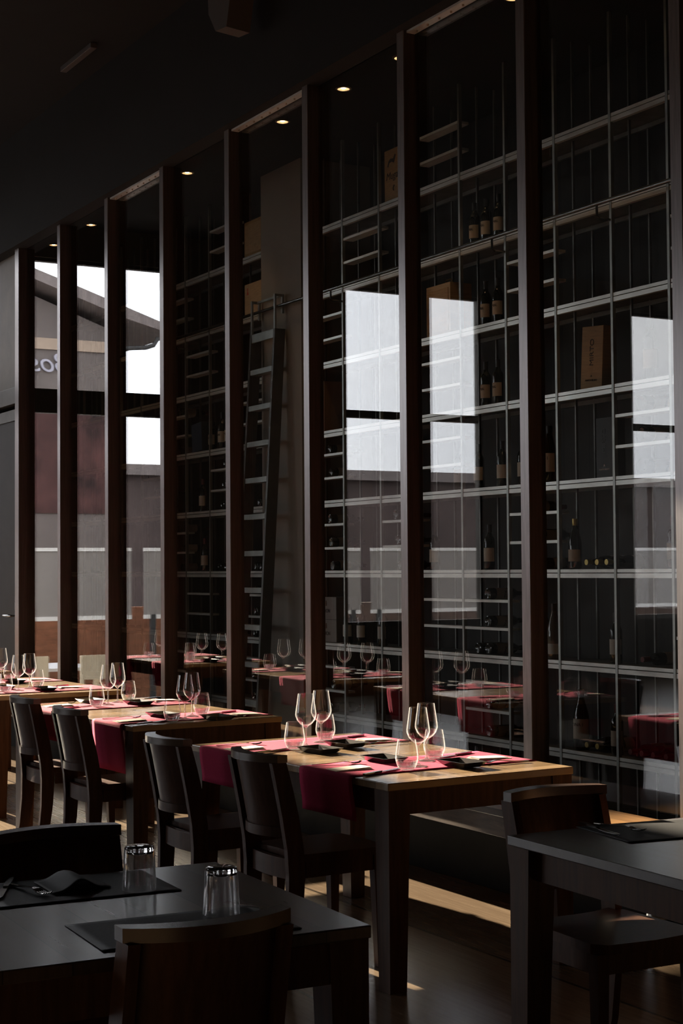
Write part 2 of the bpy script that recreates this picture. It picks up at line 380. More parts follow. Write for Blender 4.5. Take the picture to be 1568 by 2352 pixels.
# ceiling bits high up on the left
sp = thing('ceiling_speaker', 'small dark box speaker hanging from the ceiling near the top edge', 'speaker', (-8.75, 4.2, CEIL), math.radians(12))
MB().box(-.02, .02, -.02, .02, -.30, 0).build('bracket', M['frame'], sp)
MB().prism([(-.05, -.58), (.06, -.58), (.12, -.30), (-.13, -.30), (-.12, -.46)], -.09, .09, 'y').build('cabinet', pmat('speaker_grey', (.12, .11, .105), .6), sp)
tk = thing('ceiling_track', 'thin lighting track on the dark ceiling above the far tables', 'track', (-11.3, 4.14, CEIL), 0)
MB().box(-.33, .33, -.025, .025, -.04, 0, bev=.004).build('channel', pmat('track_grey', (.10, .09, .085), .5), tk)

# downlights in the cellar ceiling
DL = [(-15.35, 'farthest'), (-14.29, 'second farthest'), (-12.04, 'third farthest'), (-10.32, 'middle'), (-9.41, 'third nearest'), (-8.66, 'second nearest'), (-7.43, 'nearest')]
for x, w in DL:
    t = thing('downlight', '%s glowing recessed downlight in the cellar ceiling' % w, 'ceiling light', (x, 5.36, CCEIL), 0, 'row of cellar downlights')
    MB().lathe([(.044, -.001), (.054, -.001), (.056, -.008), (.042, -.012), (.042, -.001)], 28).build('rim', M['lampring'], t, True)
    MB().lathe([(.0415, -.001), (.0415, -.008), (.019, -.003), (.019, -.001)], 28).build('reflector', M['lampcup'], t, True)
    MB().lathe([(0, -.009), (.012, -.008), (.0185, -.003), (0, -.001)], 20).build('bulb', M['lamp'], t, True)
    L = bpy.data.lights.new('downlight_lamp', 'SPOT'); L.energy = 7; L.color = (1, .62, .30); L.spot_size = math.radians(95); L.spot_blend = .6; L.shadow_soft_size = .05
    lo = bpy.data.objects.new('downlight_lamp', L); COL.objects.link(lo); lo.location = (0, 0, -.03); lo.parent = t

# ------------------------------------------------------------------ wine racks
LV = [.405, .945, 1.505, 2.05, 2.595, 3.135, 3.69, 4.205]
PR = [-5.77, -6.31, -6.853, -7.358, -7.902, -8.432, -8.961, -9.495, -10.03, -10.579, -11.12]
PL = [-11.945, -12.47, -13.014, -13.541, -14.08, -14.62, -15.16, -15.70, -16.24, -16.78]
BAY = dict(A=(-7.358, -6.853), B=(-7.902, -7.358), C=(-8.432, -7.902), D=(-8.961, -8.432), E=(-9.495, -8.961), F=(-10.03, -9.495), G=(-10.579, -10.03), H=(-11.12, -10.579),
           I=(-12.47, -11.945), J=(-13.014, -12.47), K=(-13.541, -13.014), L=(-14.08, -13.541), N=(-14.62, -14.08), Z=(-6.853, -6.31))
BN = dict(A='rightmost bay', B='second bay', C='third bay', D='fourth bay', E='fifth bay', F='sixth bay', G='second bay right of column', H='bay right of column',
          I='bay left of column', J='second bay left of column', K='third bay left of column', L='fourth bay left of column', N='fifth bay left of column', Z='bay at right frame edge')
LN = ['lowest shelf', 'second shelf', 'third shelf', 'fourth shelf', 'fifth shelf', 'sixth shelf', 'seventh shelf', 'top shelf']
SHORT = {'A': [3], 'B': [], 'C': [2, 5], 'D': [0, 1], 'E': [1, 3, 4, 7], 'F': [2], 'G': [6], 'H': [0, 2, 3, 5], 'I': [0, 1, 4], 'J': [3, 7], 'K': [1, 5], 'L': [0, 2, 4, 6], 'N': [3, 5], 'Z': [5, 1]}
def rack(label, posts, bays, xa, xb):
    xm = (xa + xb) / 2
    t = thing('wine_rack', label, 'wine rack', (xm, SY, 0))
    for p in posts:
        MB().box(p - xm - .010, p - xm + .010, 0, .024, 0, CCEIL - .002).build('post', M['poststeel'], t)
        MB().box(p - xm - .0055, p - xm + .0055, .145, .161, 0, CCEIL - .002).build('post', M['steel_shaded'], t)
        MB().box(p - xm - .0055, p - xm + .0055, .292, .308, 0, CCEIL - .002).build('post', M['steel_shaded'], t)
    for z in LV:
        m = MB().box(xa - xm, xb - xm, .012, .31, z - .018, z - .0005)          # tray
        m.box(xa - xm, xb - xm, .285, .308, z - .052, z - .025)
        sh = m.build('shelf', M['steel_shaded'], t)
        e = MB().box(xa - xm, xb - xm, .005, .0118, z - .020, z); e.box(xa - xm, xb - xm, .004, .030, z - .052, z - .0255)
        e.build('front_edge', M['steel'], sh)
    for b in bays:
        x0, x1 = BAY[b]
        for l in SHORT[b]:
            for q in (.182, .364):
                MB().box(x0 - xm + .012, x1 - xm - .012, .006, .095, LV[l] + q - .018, LV[l] + q).build('short_shelf', M['steel'], t)
    return t
rack('tall steel wine rack right of the pale column, behind the glass wall', PR, 'ABCDEFGHZ', PR[-1] - .012, PR[0] + .012)
rack('tall steel wine rack left of the pale column, behind the glass wall', PL, 'IJKLN', PL[-1] - .012, PL[0] + .012)

# ladder rail and ladder
t = thing('ladder_rail', 'round steel rail running along both wine racks for the ladder', 'rail', (-11, 5.90, 3.655))
MB().tube([(-5.7, 0, 0), (5.2, 0, 0)], .013, 12).build('bar', M['rail'], t, True)
for p in PR[1::2] + PL[1::2]:
    MB().tube([(p + 11, 0, -.01), (p + 11, 0, -.07), (p + 11, .02, -.085), (p + 11, .098, -.085)], .008, 8).build('bracket', M['rail'], t, True)
XLa, XRa = -11.90, -11.44
ld = thing('rolling_ladder', 'steel library ladder leaning on the rail in front of the column', 'ladder', (0, 0, 0))
def ly(z): return 5.66 + .058 * z
for x in (XLa, XRa - .03):
    MB().prism([(ly(0), 0), (ly(0) + .095, 0), (ly(3.47) + .095, 3.47), (ly(3.47), 3.47)], x, x + .03, 'x').build('stile', M['stile'], ld)
for i in range(11):
    z = .17 + .30 * i
    MB().box(XLa + .03, XRa - .03, ly(z) + .004, ly(z) + .090, z - .042, z).build('rung', M['ladder'], ld)
MB().box(XLa + .03, XRa - .03, ly(3.47) + .002, ly(3.47) + .014, 3.40, 3.47).build('top_rail', M['ladder'], ld)
for x in (XLa + .015, XRa - .025):
    h = MB().box(x - .010, x + .012, ly(3.47) + .006, ly(3.47) + .022, 3.44, 3.755)
    h.box(x - .010, x + .012, ly(3.47) + .022, 5.955, 3.735, 3.755); h.box(x - .010, x + .012, 5.935, 5.955, 3.60, 3.735)
    h.build('hook', M['ladder'], ld)
MB().box(XLa + .03, XRa - .04, 5.915, 5.935, 3.735, 3.753).build('hook_brace', M['ladder'], ld)

# ------------------------------------------------------------------ bottles
BP = [(0, .012), (.018, .004), (.030, 0), (.0355, .002), (.0375, .008), (.0375, .185), (.0365, .198), (.032, .212), (.022, .226), (.0165, .238), (.0150, .250), (.0145, .285), (.0160, .286), (.0160, .297), (.0135, .30), (0, .30)]
CP = [(0, .015), (.020, .005), (.034, 0), (.041, .003), (.043, .010), (.043, .150), (.041, .175), (.035, .205), (.026, .235), (.018, .265), (.0155, .285), (.0150, .305), (.0175, .306), (.0175, .318), (.014, .32), (0, .32)]
def make_bottle(kind, label_mat, foil, txt=None, prof=BP, body='bottle', lab=(.055, .145)):
    t = thing('wine_bottle', 'x', 'bottle')
    MB().lathe(prof, 24).build('body', M[body], t, True)
    r = prof[4][0] + .0005
    lb = MB().lathe([(r - .001, lab[0]), (r, lab[0]), (r, lab[1]), (r - .001, lab[1])], 22, a0=math.radians(-168), a1=math.radians(8)).build('label', M[label_mat], t, True)
    rn = prof[-4][0]; h = prof[-1][1]
    MB().lathe([(.0158, h - .052), (.0160, h - .051), (rn + .0006, h - .012), (rn + .0006, h + .0005), (0, h + .0008)], 18).build('capsule', M[foil], t, True)
    if txt:
        a = math.radians(-80)
        text(txt, .024, 'label_text', M['ink'], lb, ((r + .0012) * math.cos(a), (r + .0012) * math.sin(a), lab[1] - .03), (PI / 2, 0, a + PI / 2))
    return t
protos = dict(
    mal=make_bottle('a', 'label', 'foildark', 'MAL'),
    red=make_bottle('b', 'label', 'foilred'),
    pale=make_bottle('c', 'labelw', 'foildark'),
    gold=make_bottle('d', 'label', 'foilgold', prof=CP, lab=(.05, .125)),
    vina=make_bottle('e', 'label', 'foildark', 'VINA 1', prof=CP, lab=(.06, .165)),
    clear=make_bottle('f', 'labelw', 'foildark', prof=CP, body='clearb', lab=(.03, .09)),
)
used = set()
def put(kind, x, y, z, label, rx=0., rz=0., scale=1., group='wine bottles on the racks'):
    p = protos[kind]
    if kind not in used:
        used.add(kind); r = p; r.location = (x, y, z); r.rotation_euler = (rx, 0, rz)
    else: r = dup(p, (x, y, z), rz, rx=rx)
    r['label'] = label; r['group'] = group; r.scale = (scale,) * 3
    return r
YB = SY + .075
def stand(kind, bay, lv, xs, desc, s=1., y=YB):
    n = len(xs); nmz = {1: [''], 2: ['left ', 'right '], 3: ['leftmost ', 'middle ', 'rightmost ']}[n]
    for x, q in zip(xs, nmz):
        put(kind, x, y, LV[lv], ('%s%s standing on %s, %s' % (q, desc, LN[lv], BN[bay])).strip(), rz=random.uniform(-.1, .25), scale=s)
stand('mal', 'D', 6, [-8.885, -8.745, -8.60], 'MAL labelled wine bottle')
stand('mal', 'D', 5, [-8.76, -8.62], 'MAL labelled wine bottle')
stand('mal', 'D', 4, [-8.77, -8.63], 'MAL labelled wine bottle')
stand('mal', 'E', 3, [-9.10], 'MAL labelled wine bottle')
stand('pale', 'D', 3, [-8.86, -8.59], 'pale labelled wine bottle')
stand('pale', 'C', 3, [-8.36], 'small dark wine bottle')
stand('vina', 'C', 3, [-8.08], 'broad dark bottle with VINA 1 label', 1.12)
stand('gold', 'B', 2, [-7.90 + .07], 'dark bottle with gold neck', .97)
stand('red', 'A', 2, [-6.93], 'red capped wine bottle')
stand('clear', 'C', 1, [-8.16, -8.05], 'tall long necked bottle', 1.08)
stand('pale', 'B', 1, [-7.45], 'wine bottle with pale label')
stand('vina', 'B', 0, [-7.79], 'big round shouldered bottle with wide label', 1.15)
stand('red', 'B', 0, [-7.45], 'wine bottle with tan label')
stand('pale', 'A', 4, [-7.10], 'single wine bottle with large pale label', 1.2)
stand('pale', 'D', 2, [-8.75], 'dark wine bottle with tall label')
stand('pale', 'E', 2, [-9.45 + .03], 'wine bottle with pale label')
stand('pale', 'H', 1, [-10.66], 'slim wine bottle with pale label')
stand('pale', 'G', 1, [-10.45, -10.14], 'slim wine bottle with pale label')
stand('mal', 'K', 4, [-13.11], 'wine bottle with tall label')
stand('mal', 'J', 4, [-12.90, -12.76], 'wine bottle with tall label', 1.1)
stand('red', 'K', 3, [-13.32], 'dark wine bottle')
stand('red', 'K', 2, [-13.28], 'dark wine bottle')
def lie(kind, bay, lv, sub, x, desc='dark wine bottle', pos='', neck=False, s=1.):
    z = LV[lv] + (0, .182, .364)[sub] + .0375 * s + .001
    if kind in ('vina', 'gold', 'clear'): z = LV[lv] + (0, .182, .364)[sub] + .0435 * s + .001
    w = (LN[lv] if sub == 0 else '%s short shelf over %s' % (('', 'lower', 'upper')[sub], LN[lv]))
    y = SY + .02 if not neck else SY + .33
    o = put(kind, x, y, z, ('%s%s lying on %s, %s' % (pos, desc, w, BN[bay])).strip(), rx=-PI / 2 if not neck else PI / 2, scale=s)
    # turn about its own axis so the label shows
    o.rotation_mode = 'QUATERNION'
    q = Matrix.Rotation(-PI / 2 if not neck else PI / 2, 4, 'X') @ Matrix.Rotation(random.uniform(1.2, 2.2), 4, 'Z')
    o.rotation_quaternion = q.to_quaternion()
for sub, lv in ((2, 3), (1, 3), (2, 2), (1, 2), (0, 2)): lie('mal' if sub else 'red', 'H', lv, sub, -10.80 - .02 * sub, 'tan labelled bottle')
for sub in (2, 1, 0): lie('pale', 'F', 2, sub, -9.80 - .03 * sub, 'pale ended wine bottle')
for sub, lv in ((2, 1), (1, 1), (0, 1), (1, 0), (0, 0)): lie('mal', 'D', lv, sub, -8.70, 'tan labelled bottle')
lie('red', 'D', 1, 0, -8.82, 'tan labelled bottle', 'further left ')
for sub in (2, 1, 0): lie('vina', 'A', 3, sub, -7.13, 'large pale labelled bottle', s=1.1)
for sub, lv in ((2, 3), (1, 3), (0, 3)): lie('mal', 'J', lv, sub, -12.79 + .03 * sub, 'round wine bottle')
lie('red', 'J', 2, 0, -12.72, 'dark wine bottle', 'right '); lie('pale', 'J', 2, 0, -12.86, 'dark wine bottle', 'left ')
for sub in (2, 1, 0): lie('red', 'L', 2, sub, -13.68, 'dark wine bottle')
for sub in (2, 0): lie('red', 'L', 4, sub, -13.70, 'dark wine bottle')
lie('mal', 'I', 3, 0, -12.06, 'tan labelled bottle'); lie('red', 'I', 2, 0, -12.13, 'dark wine bottle', 'left '); lie('pale', 'I', 2, 0, -12.03, 'dark wine bottle', 'right ')
for sub in (2, 1, 0): lie('red', 'I', 1, sub, -12.16 + .02 * sub, 'dark wine bottle')
for sub in (1, 0): lie('red', 'I', 0, sub, -12.18, 'dark wine bottle')
for sub, x in ((2, -8.24), (1, -8.15), (0, -8.22)): lie('red', 'C', 2, sub, x, 'dark wine bottle', neck=(sub == 0))
for k, x in enumerate((-7.66, -7.56, -7.47)): lie('gold', 'B', 2, 0, x, 'gold necked bottle', ('leftmost ', 'middle ', 'rightmost ')[k], neck=True, s=.95)
lie('red', 'A', 1, 0, -7.16, 'wine bottle, neck to the front,', neck=True)
lie('red', 'H', 0, 1, -10.80, 'dark wine bottle'); lie('red', 'H', 0, 0, -10.84, 'dark wine bottle')
for k, x in enumerate((-7.68, -7.58)): lie('gold', 'B', 0, 0, x, 'gold necked bottle', ('left ', 'right ')[k], neck=True, s=.95)
for k, x in enumerate((-7.28, -7.18, -7.08, -6.97)): lie('red', 'A', 0, 0, x, 'dark wine bottle, neck to the front,', ('first ', 'second ', 'third ', 'fourth ')[k], neck=True)
lie('pale', 'N', 3, 1, -14.3, 'dark wine bottle'); lie('pale', 'N', 3, 0, -14.35, 'dark wine bottle')

# ------------------------------------------------------------------ boxes on the racks
def case(name, label, x0, x1, lv, h, d, mat, tilt=0., y0=SY + .03, bev=.003):
    t = thing(name, label, 'box', ((x0 + x1) / 2, y0, LV[lv] + .0005 + abs(math.sin(tilt)) * (x1 - x0) / 2))
    w = (x1 - x0) / 2
    t.rotation_euler = (0, tilt, 0)
    MB().box(-w, w, 0, d, 0, h, bev=bev).build('carcass', M[mat], t)
    return t
c = case('wooden_wine_case', 'wooden wine case standing on the top shelf beside the pale column', -12.34, -11.99, 7, .31, .2, 'case')
MB().box(-.15, .15, -.004, .001, .03, .28).build('front_panel', M['casep'], c); MB().tube([(-.02, .1, .31), (0, .1, .345), (.02, .1, .31)], .004, 6).build('rope_handle', M['rope'], c)
c = case('wooden_wine_case', 'wooden wine case with a small red mark on the seventh shelf', -12.34, -11.99, 6, .285, .2, 'casep')
tx = MB().prism([(-.13, .19), (-.118, .225), (-.122, .25), (-.108, .25), (-.112, .22), (-.095, .19), (-.108, .192), (-.115, .205), (-.12, .192)], -.002, .001, 'y').build('red_mark', M['inkred'], c)
c = case('wooden_wine_case', 'tall wooden wine case printed Muga on the top shelf', -9.985, -9.775, 7, .385, .16, 'case')
text('Muga', .078, 'case_text', M['ink'], c, (0, -.0012, .185), shear=.25)
MB().prism([(-.062, .265), (-.05, .255), (-.035, .285), (0, .29), (.03, .275), (.055, .33), (.045, .34), (.02, .31), (-.02, .315), (-.045, .30)], -.0015, .001, 'y').build('ornament', M['ink'], c)
MB().prism([(.015, .075), (.03, .07), (.022, .09), (.04, .11), (.025, .115), (.012, .095)], -.0015, .001, 'y').build('emblem', M['ink'], c)
c = case('wooden_wine_case', 'leaning pale wooden case printed MIRTO on the fifth shelf up', -7.79, -7.585, 4, .385, .10, 'case', math.radians(4), y0=SY + .10)
text('MIRTO', .052, 'case_text', M['ink'], c, (.0, -.0012, .225), (PI / 2, -PI / 2, 0), sx=1.05)
text('RAMON BILBAO', .0155, 'maker_text', M['ink'], c, (0, -.0012, .055))
MB().prism([(-.008, .075), (0, .088), (.008, .075), (0, .080)], -.0015, .001, 'y').build('emblem', M['ink'], c)
c = case('black_wine_case', 'black wine case with small white RAMON BILBAO print on the fourth shelf', -7.645, -7.49, 3, .37, .10, 'caseblk', y0=SY + .10)
text('MIRTO', .05, 'case_text', pmat('grey_print', (.05, .05, .05), .5), c, (.0, -.0012, .23), (PI / 2, -PI / 2, 0))
text('RAMON BILBAO', .0135, 'maker_text', M['inkwhite'], c, (0, -.0012, .055))
MB().prism([(-.008, .07), (0, .088), (.008, .07), (0, .076)], -.0015, .001, 'y').build('emblem', M['inkwhite'], c)
for k, (z, lab) in enumerate(((0, 'lower grey carton printed TIHON, under its twin beside the third mullion'), (.177, 'upper grey carton printed TIHON, stacked on its twin'))):
    c = case('wine_carton', lab, -11.105, -10.85, 1, .175, .2, 'carton', y0=SY + .08)
    c.location.z += z; c['group'] = 'grey cartons'
    text('TIHON', .042, 'carton_text', M['ink'], c, (-.035, -.0012, .065)); MB().lathe([(0, 0), (.010, .0), (.013, .02), (.008, .04), (0, .045)], 10, -.035, .004, z=.105).build('emblem', M['kraft'], c)
c = case('wooden_wine_case', 'wooden wine case with rope handle on the sixth shelf', -9.475, -9.17, 5, .365, .18, 'casep', y0=SY + .06)
MB().tube([(-.06, .09, .365), (-.03, .09, .41), (.03, .09, .41), (.06, .09, .365)], .005, 6).build('rope_handle', M['rope'], c)
MB().box(-.13, .13, -.004, .001, .03, .33).build('front_panel', M['case'], c)
case('wine_carton', 'plain brown carton on the fifth shelf right of the column', -11.09, -10.93, 4, .40, .16, 'kraft')
case('wine_carton', 'dark blue carton on the fifth shelf, third bay left of column', -13.46, -13.24, 4, .26, .14, 'blue', math.radians(-5))

# ------------------------------------------------------------------ bench
bn = thing('bench', 'long orange wooden bench along the foot of the glass wall', 'bench', (-8.6, 4.05, 0))
MB().box(-7.2, 9.6, 0, .405, .428, .46, bev=.003).build('seat', M['bench'], bn)
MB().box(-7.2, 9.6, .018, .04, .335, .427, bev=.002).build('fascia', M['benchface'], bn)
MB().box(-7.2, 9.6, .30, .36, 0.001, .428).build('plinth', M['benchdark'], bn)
for x in (3.65, 7.5): MB().lathe([(0, 0), (.055, 0), (.055, .335), (.04, .428), (0, .428)], 24, x, .19).build('support_post', M['brushed'], bn, True)

# ------------------------------------------------------------------ tables
def make_table(label, lx, ly_, loc, rz, top, group='dark wooden dining tables'):
    t = thing('dining_table', label, 'table', loc, rz, group)
    a, b = lx / 2, ly_ / 2
    MB().box(-a, a, -b, b, .722, .75, bev=.003).build('tabletop', M[top], t)
    for s, n in ((1, 'x'), (-1, 'x')):
        MB().box(-a + .09, a - .09, s * (b - .045) - .011, s * (b - .045) + .011, .632, .7215).build('apron', M['leg'], t)
        MB().box(s * (a - .022) - .011, s * (a - .022) + .011, -b + .09, b - .09, .632, .7215).build('apron', M['leg'], t)
    for sx in (-1, 1):
        for sy in (-1, 1): MB().taper(sx * (a - .052), sy * (b - .052), .072, .094, .001, .7215, sx, sy).build('leg', M['leg'], t)
    return t
T1 = make_table('nearest sunlit dining table with red runners beside the bench', 1.572, .857, (-5.710, 3.352, 0), math.radians(2.4), 'table')
T2 = make_table('second sunlit dining table with red runners from the camera', 1.572, .857, (-8.195, 3.364, 0), math.radians(3.4), 'table')
T3 = make_table('third sunlit dining table with red runners at far left', 1.572, .857, (-10.415, 3.385, 0), math.radians(1.5), 'table')
T4 = make_table('farthest dining table by the end window', 1.572, .857, (-12.75, 3.40, 0), math.radians(1), 'table')
make_table('dark foreground table with black mats and upturned tumblers at lower left', .86, 1.62, (-3.452, .965, 0), math.radians(-2.0), 'darktop')
make_table('dark bare table at lower right edge with one black mat', .86, .86, (-3.345, 3.098, 0), math.radians(-1.5), 'darktop')

# ------------------------------------------------------------------ chairs (seat centre at origin, sitter faces +y)
def arc(xw, ymid, yend, n=12, y_off=0.):
    return [(-xw + 2 * xw * i / n, y_off + ymid + (yend - ymid) * ((2 * i / n - 1) ** 2)) for i in range(n + 1)]
def lean(z): return -.205 - max(0, z - .45) * .17 - max(0, z - .45) ** 2 * .06   # centre line of the back stiles
def make_chair():
    t = thing('dining_chair', 'x', 'chair', group='dark wooden dining chairs')
    # seat with rounded front and hollowed back edge
    pl = [(-.164, -.198), (-.09, -.178), (0, -.172), (.09, -.178), (.164, -.198), (.192, -.15), (.205, .16), (.17, .20), (0, .215), (-.17, .20), (-.205, .16), (-.192, -.15)]
    MB().prism([(x, y) for x, y in pl], .430, .458, 'z').build('seat', M['chair'], t)
    n = 12
    MB().strip(arc(.163, -.203, -.188), arc(.163, -.224, -.209), .365, .440).build('back_apron', M['chair'], t, True)
    MB().box(-.158, .158, .160, .182, .37, .429).build('front_apron', M['chair'], t)
    for s in (-1, 1):
        MB().box(s * .178 - .011, s * .178 + .011, -.155, .14, .37, .429).build('side_apron', M['chair'], t)
        # rear leg and back stile: one sabre shaped board
        prof = [(0, -.268, -.222), (.12, -.245, -.188), (.26, -.232, -.168), (.39, -.230, -.160), (.48, -.236, -.166), (.60, -.256, -.186), (.71, -.278, -.212), (.803, -.298, -.238)]
        poly = [(a, z) for z, a, b in prof] + [(b, z) for z, a, b in reversed(prof)]
        MB().prism(poly, s * .178 - .014, s * .178 + .014, 'x').build('back_leg', M['chair'], t)
        MB().taper(s * .176, .163, .030, .044, 0.001, .4295, s, 1).build('front_leg', M['chair'], t)
    # curved back panel, leaning with the stiles
    m = MB(); rows = []
    for k in range(7):
        z = .560 + (.804 - .560) * k / 6; yo = lean(z)
        rows.append([[m.bm.verts.new((x, y + yo, z)) for x, y in arc(.1635, -.040 - o, .012 - o, 12)] for o in (0, .012)])
    for A, B in zip(rows, rows[1:]):
        for i in range(12):
            m.bm.faces.new((A[0][i], A[0][i + 1], B[0][i + 1], B[0][i])); m.bm.faces.new((A[1][i], B[1][i], B[1][i + 1], A[1][i + 1]))
        for i in (0, 12): m.bm.faces.new((A[0][i], B[0][i], B[1][i], A[1][i]))
    for R in (rows[0], rows[-1]):
        for i in range(12): m.bm.faces.new((R[0][i], R[1][i], R[1][i + 1], R[0][i + 1]))
    m.build('back_panel', M['chair'], t, True)
    yo = lean(.55); MB().strip(arc(.1635, -.026, .024, 12, yo), arc(.1635, -.062, -.010, 12, yo), .523, .560).build('lower_rail', M['chair'], t, True)
    yo = lean(.82); MB().strip(arc(.196, -.010, .040, 14, yo), arc(.196, -.064, -.002, 14, yo), .804, .832).build('crest_rail', M['crest'], t, True)
    return t
ch = make_chair(); ch.scale = (.93, 1, 1)
def chair(x, y, rz, label, first=[True]):
    if first[0]: first[0] = False; ch.location = (x, y, 0); ch.rotation_euler = (0, 0, rz); ch['label'] = label; return ch
    return dup(ch, (x, y, 0), rz, label)
chair(-5.45, 2.965, math.radians(2), 'dark curved back chair at near end of the nearest red runner table')
chair(-6.15, 2.90, math.radians(1), 'dark curved back chair at far end of the nearest red runner table')
chair(-7.69, 3.03, math.radians(1), 'dark curved back chair at near end of the second red runner table')
chair(-8.48, 3.06, math.radians(0), 'dark curved back chair with sunlit panel at far end of second table')
chair(-3.175, 1.33, math.radians(90), 'dark chair seen from behind at bottom edge in front of the foreground table')
chair(-3.84, 1.43, math.radians(-90), 'dark chair on far side of the lower left foreground table')
chair(-3.76, 3.025, math.radians(-91), 'dark chair behind the bare table at lower right')

# ------------------------------------------------------------------ table settings
def strip_cloth(name, label, cx, w, y0, y1, ha, hb, z=.7515, cat='table runner', group=None, mat='runner', rz=0., loc=None, kind=None):
    # a long cloth across the table, hanging over both edges
    t0 = .002; path = []
    def A(y, zz): path.append((y, zz))
    for i in range(7): A(y0 - .008 + .012 * math.sin(i) * (1 - i / 6) * .3, z - ha + (ha - .012) * i / 6)
    for k in range(1, 5):
        a = PI * k / 8; A(y0 - .008 + .012 * (1 - math.cos(a)), z - .012 + .012 * math.sin(a))
    for i in range(0, 17): A(y0 + .008 + (y1 - y0 - .016) * i / 16, z)
    for k in range(3, -1, -1):
        a = PI * k / 8; A(y1 + .008 - .012 * (1 - math.cos(a)), z - .012 + .012 * math.sin(a))
    for i in range(6): A(y1 + .008, z - .012 - (hb - .012) * (i + 1) / 6)
    m = MB(); n = 12; R = []
    for y, zz in path:
        d = max(0, z - .02 - zz)
        R.append([m.bm.verts.new((-w / 2 + w * i / n + d * .03 * (2 * i / n - 1), y + d * .018 * math.sin(5 * i / n + cx * 3) * (1 if y > (y0 + y1) / 2 else -1) + (d * .12 if y < y0 + .01 else -d * .12), zz)) for i in range(n + 1)])
    for P, Q in zip(R, R[1:]):
        for i in range(n): m.bm.faces.new((P[i], P[i + 1], Q[i + 1], Q[i]))
    o = m.build(name, M[mat], None, True); md = o.modifiers.new('thick', 'SOLIDIFY'); md.thickness = .0018; md.offset = 1
    o.location = loc or (cx, 0, 0); o.rotation_euler = (0, 0, rz)
    return tag(o, label, cat, group)
def local(T, x, y):
    v = Matrix.Rotation(T.rotation_euler[2], 3, 'Z') @ Vector((x, y, 0)); return Vector(T.location) + v
WG = [(0, 0), (.034, 0), (.036, .0015), (.030, .0035), (.012, .007), (.0048, .014), (.0038, .03), (.0036, .07), (.0045, .082), (.012, .089), (.026, .099), (.038, .113), (.0445, .130), (.0455, .138), (.0445, .150), (.041, .175), (.0365, .205), (.0335, .228), (.0325, .228), (.0355, .205), (.040, .175), (.0432, .150), (.044, .138), (.0430, .131), (.0365, .1145), (.025, .1015), (.012, .0925), (0, .0915)]
TG = [(0, 0), (.024, 0), (.030, .004), (.037, .016), (.0425, .034), (.0440, .046), (.0430, .060), (.0395, .085), (.0345, .114), (.0333, .1145), (.0330, .113), (.0382, .085), (.0418, .060), (.0427, .046), (.0412, .035), (.035, .019), (.026, .011), (0, .009)]
wg = thing('wine_glass', 'x', 'wine glass', group='wine glasses on the red runners'); MB().lathe(WG[9:], 36).build('bowl', M['glass'], wg, True)
MB().lathe([(0, 0)] + WG[1:10], 28).build('stem', M['base'], wg, True)
tg = thing('stemless_tumbler', 'x', 'tumbler', group='stemless tumblers on the red runners'); MB().lathe(TG[4:15], 36).build('bowl', M['glass'], tg, True)
MB().lathe([(0, 0)] + TG[1:5] + TG[14:], 32).build('thick_base', M['base'], tg, True)
def blade_shape(m, pts, z0, z1): m.prism(pts, z0, z1, 'z'); return m
kn = thing('table_knife', 'x', 'knife', group='knives on the red runners')   # along +y, handle at -y
MB().prism([(-.006, -.115), (.006, -.115), (.0075, -.06), (.006, -.005), (-.006, -.005), (-.0075, -.06)], .0005, .0075, 'z').build('handle', M['cutlery'], kn)
MB().prism([(-.006, -.005), (.006, -.005), (.0115, .02), (.0130, .07), (.008, .112), (-.002, .124), (-.0075, .105)], .002, .0042, 'z').build('blade', M['cutlery'], kn)
fk = thing('table_fork', 'x', 'fork', group='forks on the red runners')
m = MB(); prs = [(-.10, .006, .0015), (-.04, .0045, .003), (.03, .0035, .009), (.045, .010, .008), (.060, .0115, .004)]
for (ya, wa, za), (yb, wb, zb) in zip(prs, prs[1:]):
    v = [m.bm.verts.new(c) for c in ((-wa, ya, za), (wa, ya, za), (wb, yb, zb), (-wb, yb, zb), (-wa, ya, za + .003), (wa, ya, za + .003), (wb, yb, zb + .003), (-wb, yb, zb + .003))]
    for f in ((0, 3, 2, 1), (4, 5, 6, 7), (0, 1, 5, 4), (1, 2, 6, 5), (2, 3, 7, 6), (3, 0, 4, 7)): m.bm.faces.new([v[i] for i in f])
m.build('handle', M['cutlery'], fk)
m = MB()
for i in range(4):
    x = -.0095 + .00635 * i
    m.tube([(x, .058, .0055), (x, .075, .004), (x, .092, .006), (x, .102, .011)], [.0019, .0018, .0016, .0010], 6)
m.build('tines', M['cutlery'], fk, True)
np_ = thing('folded_napkin', 'x', 'napkin', group='paper napkins on the red runners')
m = MB()
for k in range(3): m.box(-.046 + .004 * k, .046 - .002 * k, -.078 + .006 * k, .078 - .003 * k, .0003 + .0022 * k, .0018 + .0022 * k, mat=Matrix.Rotation(math.radians(2.5 * k), 4, 'Z') @ Matrix.Rotation(math.radians(.9 * k), 4, 'X'))
m.build('paper', M['napkin'], np_)
pl = thing('side_plate', 'x', 'plate', group='dark rectangular side plates')
m = MB(); a, b, h = .088, .060, .021
lo = [m.bm.verts.new((x * .72, y * .66, 0)) for x, y in ((-a, -b), (a, -b), (a, b), (-a, b))]
hi = [m.bm.verts.new((x, y, h)) for x, y in ((-a, -b), (a, -b), (a, b), (-a, b))]
hi2 = [m.bm.verts.new((x * .965, y * .95, h)) for x, y in ((-a, -b), (a, -b), (a, b), (-a, b))]
lo2 = [m.bm.verts.new((x * .70, y * .63, .005)) for x, y in ((-a, -b), (a, -b), (a, b), (-a, b))]
for P, Q in ((lo, hi), (hi, hi2), (hi2, lo2)):
    for i in range(4): m.bm.faces.new((P[i], P[(i + 1) % 4], Q[(i + 1) % 4], Q[i]))
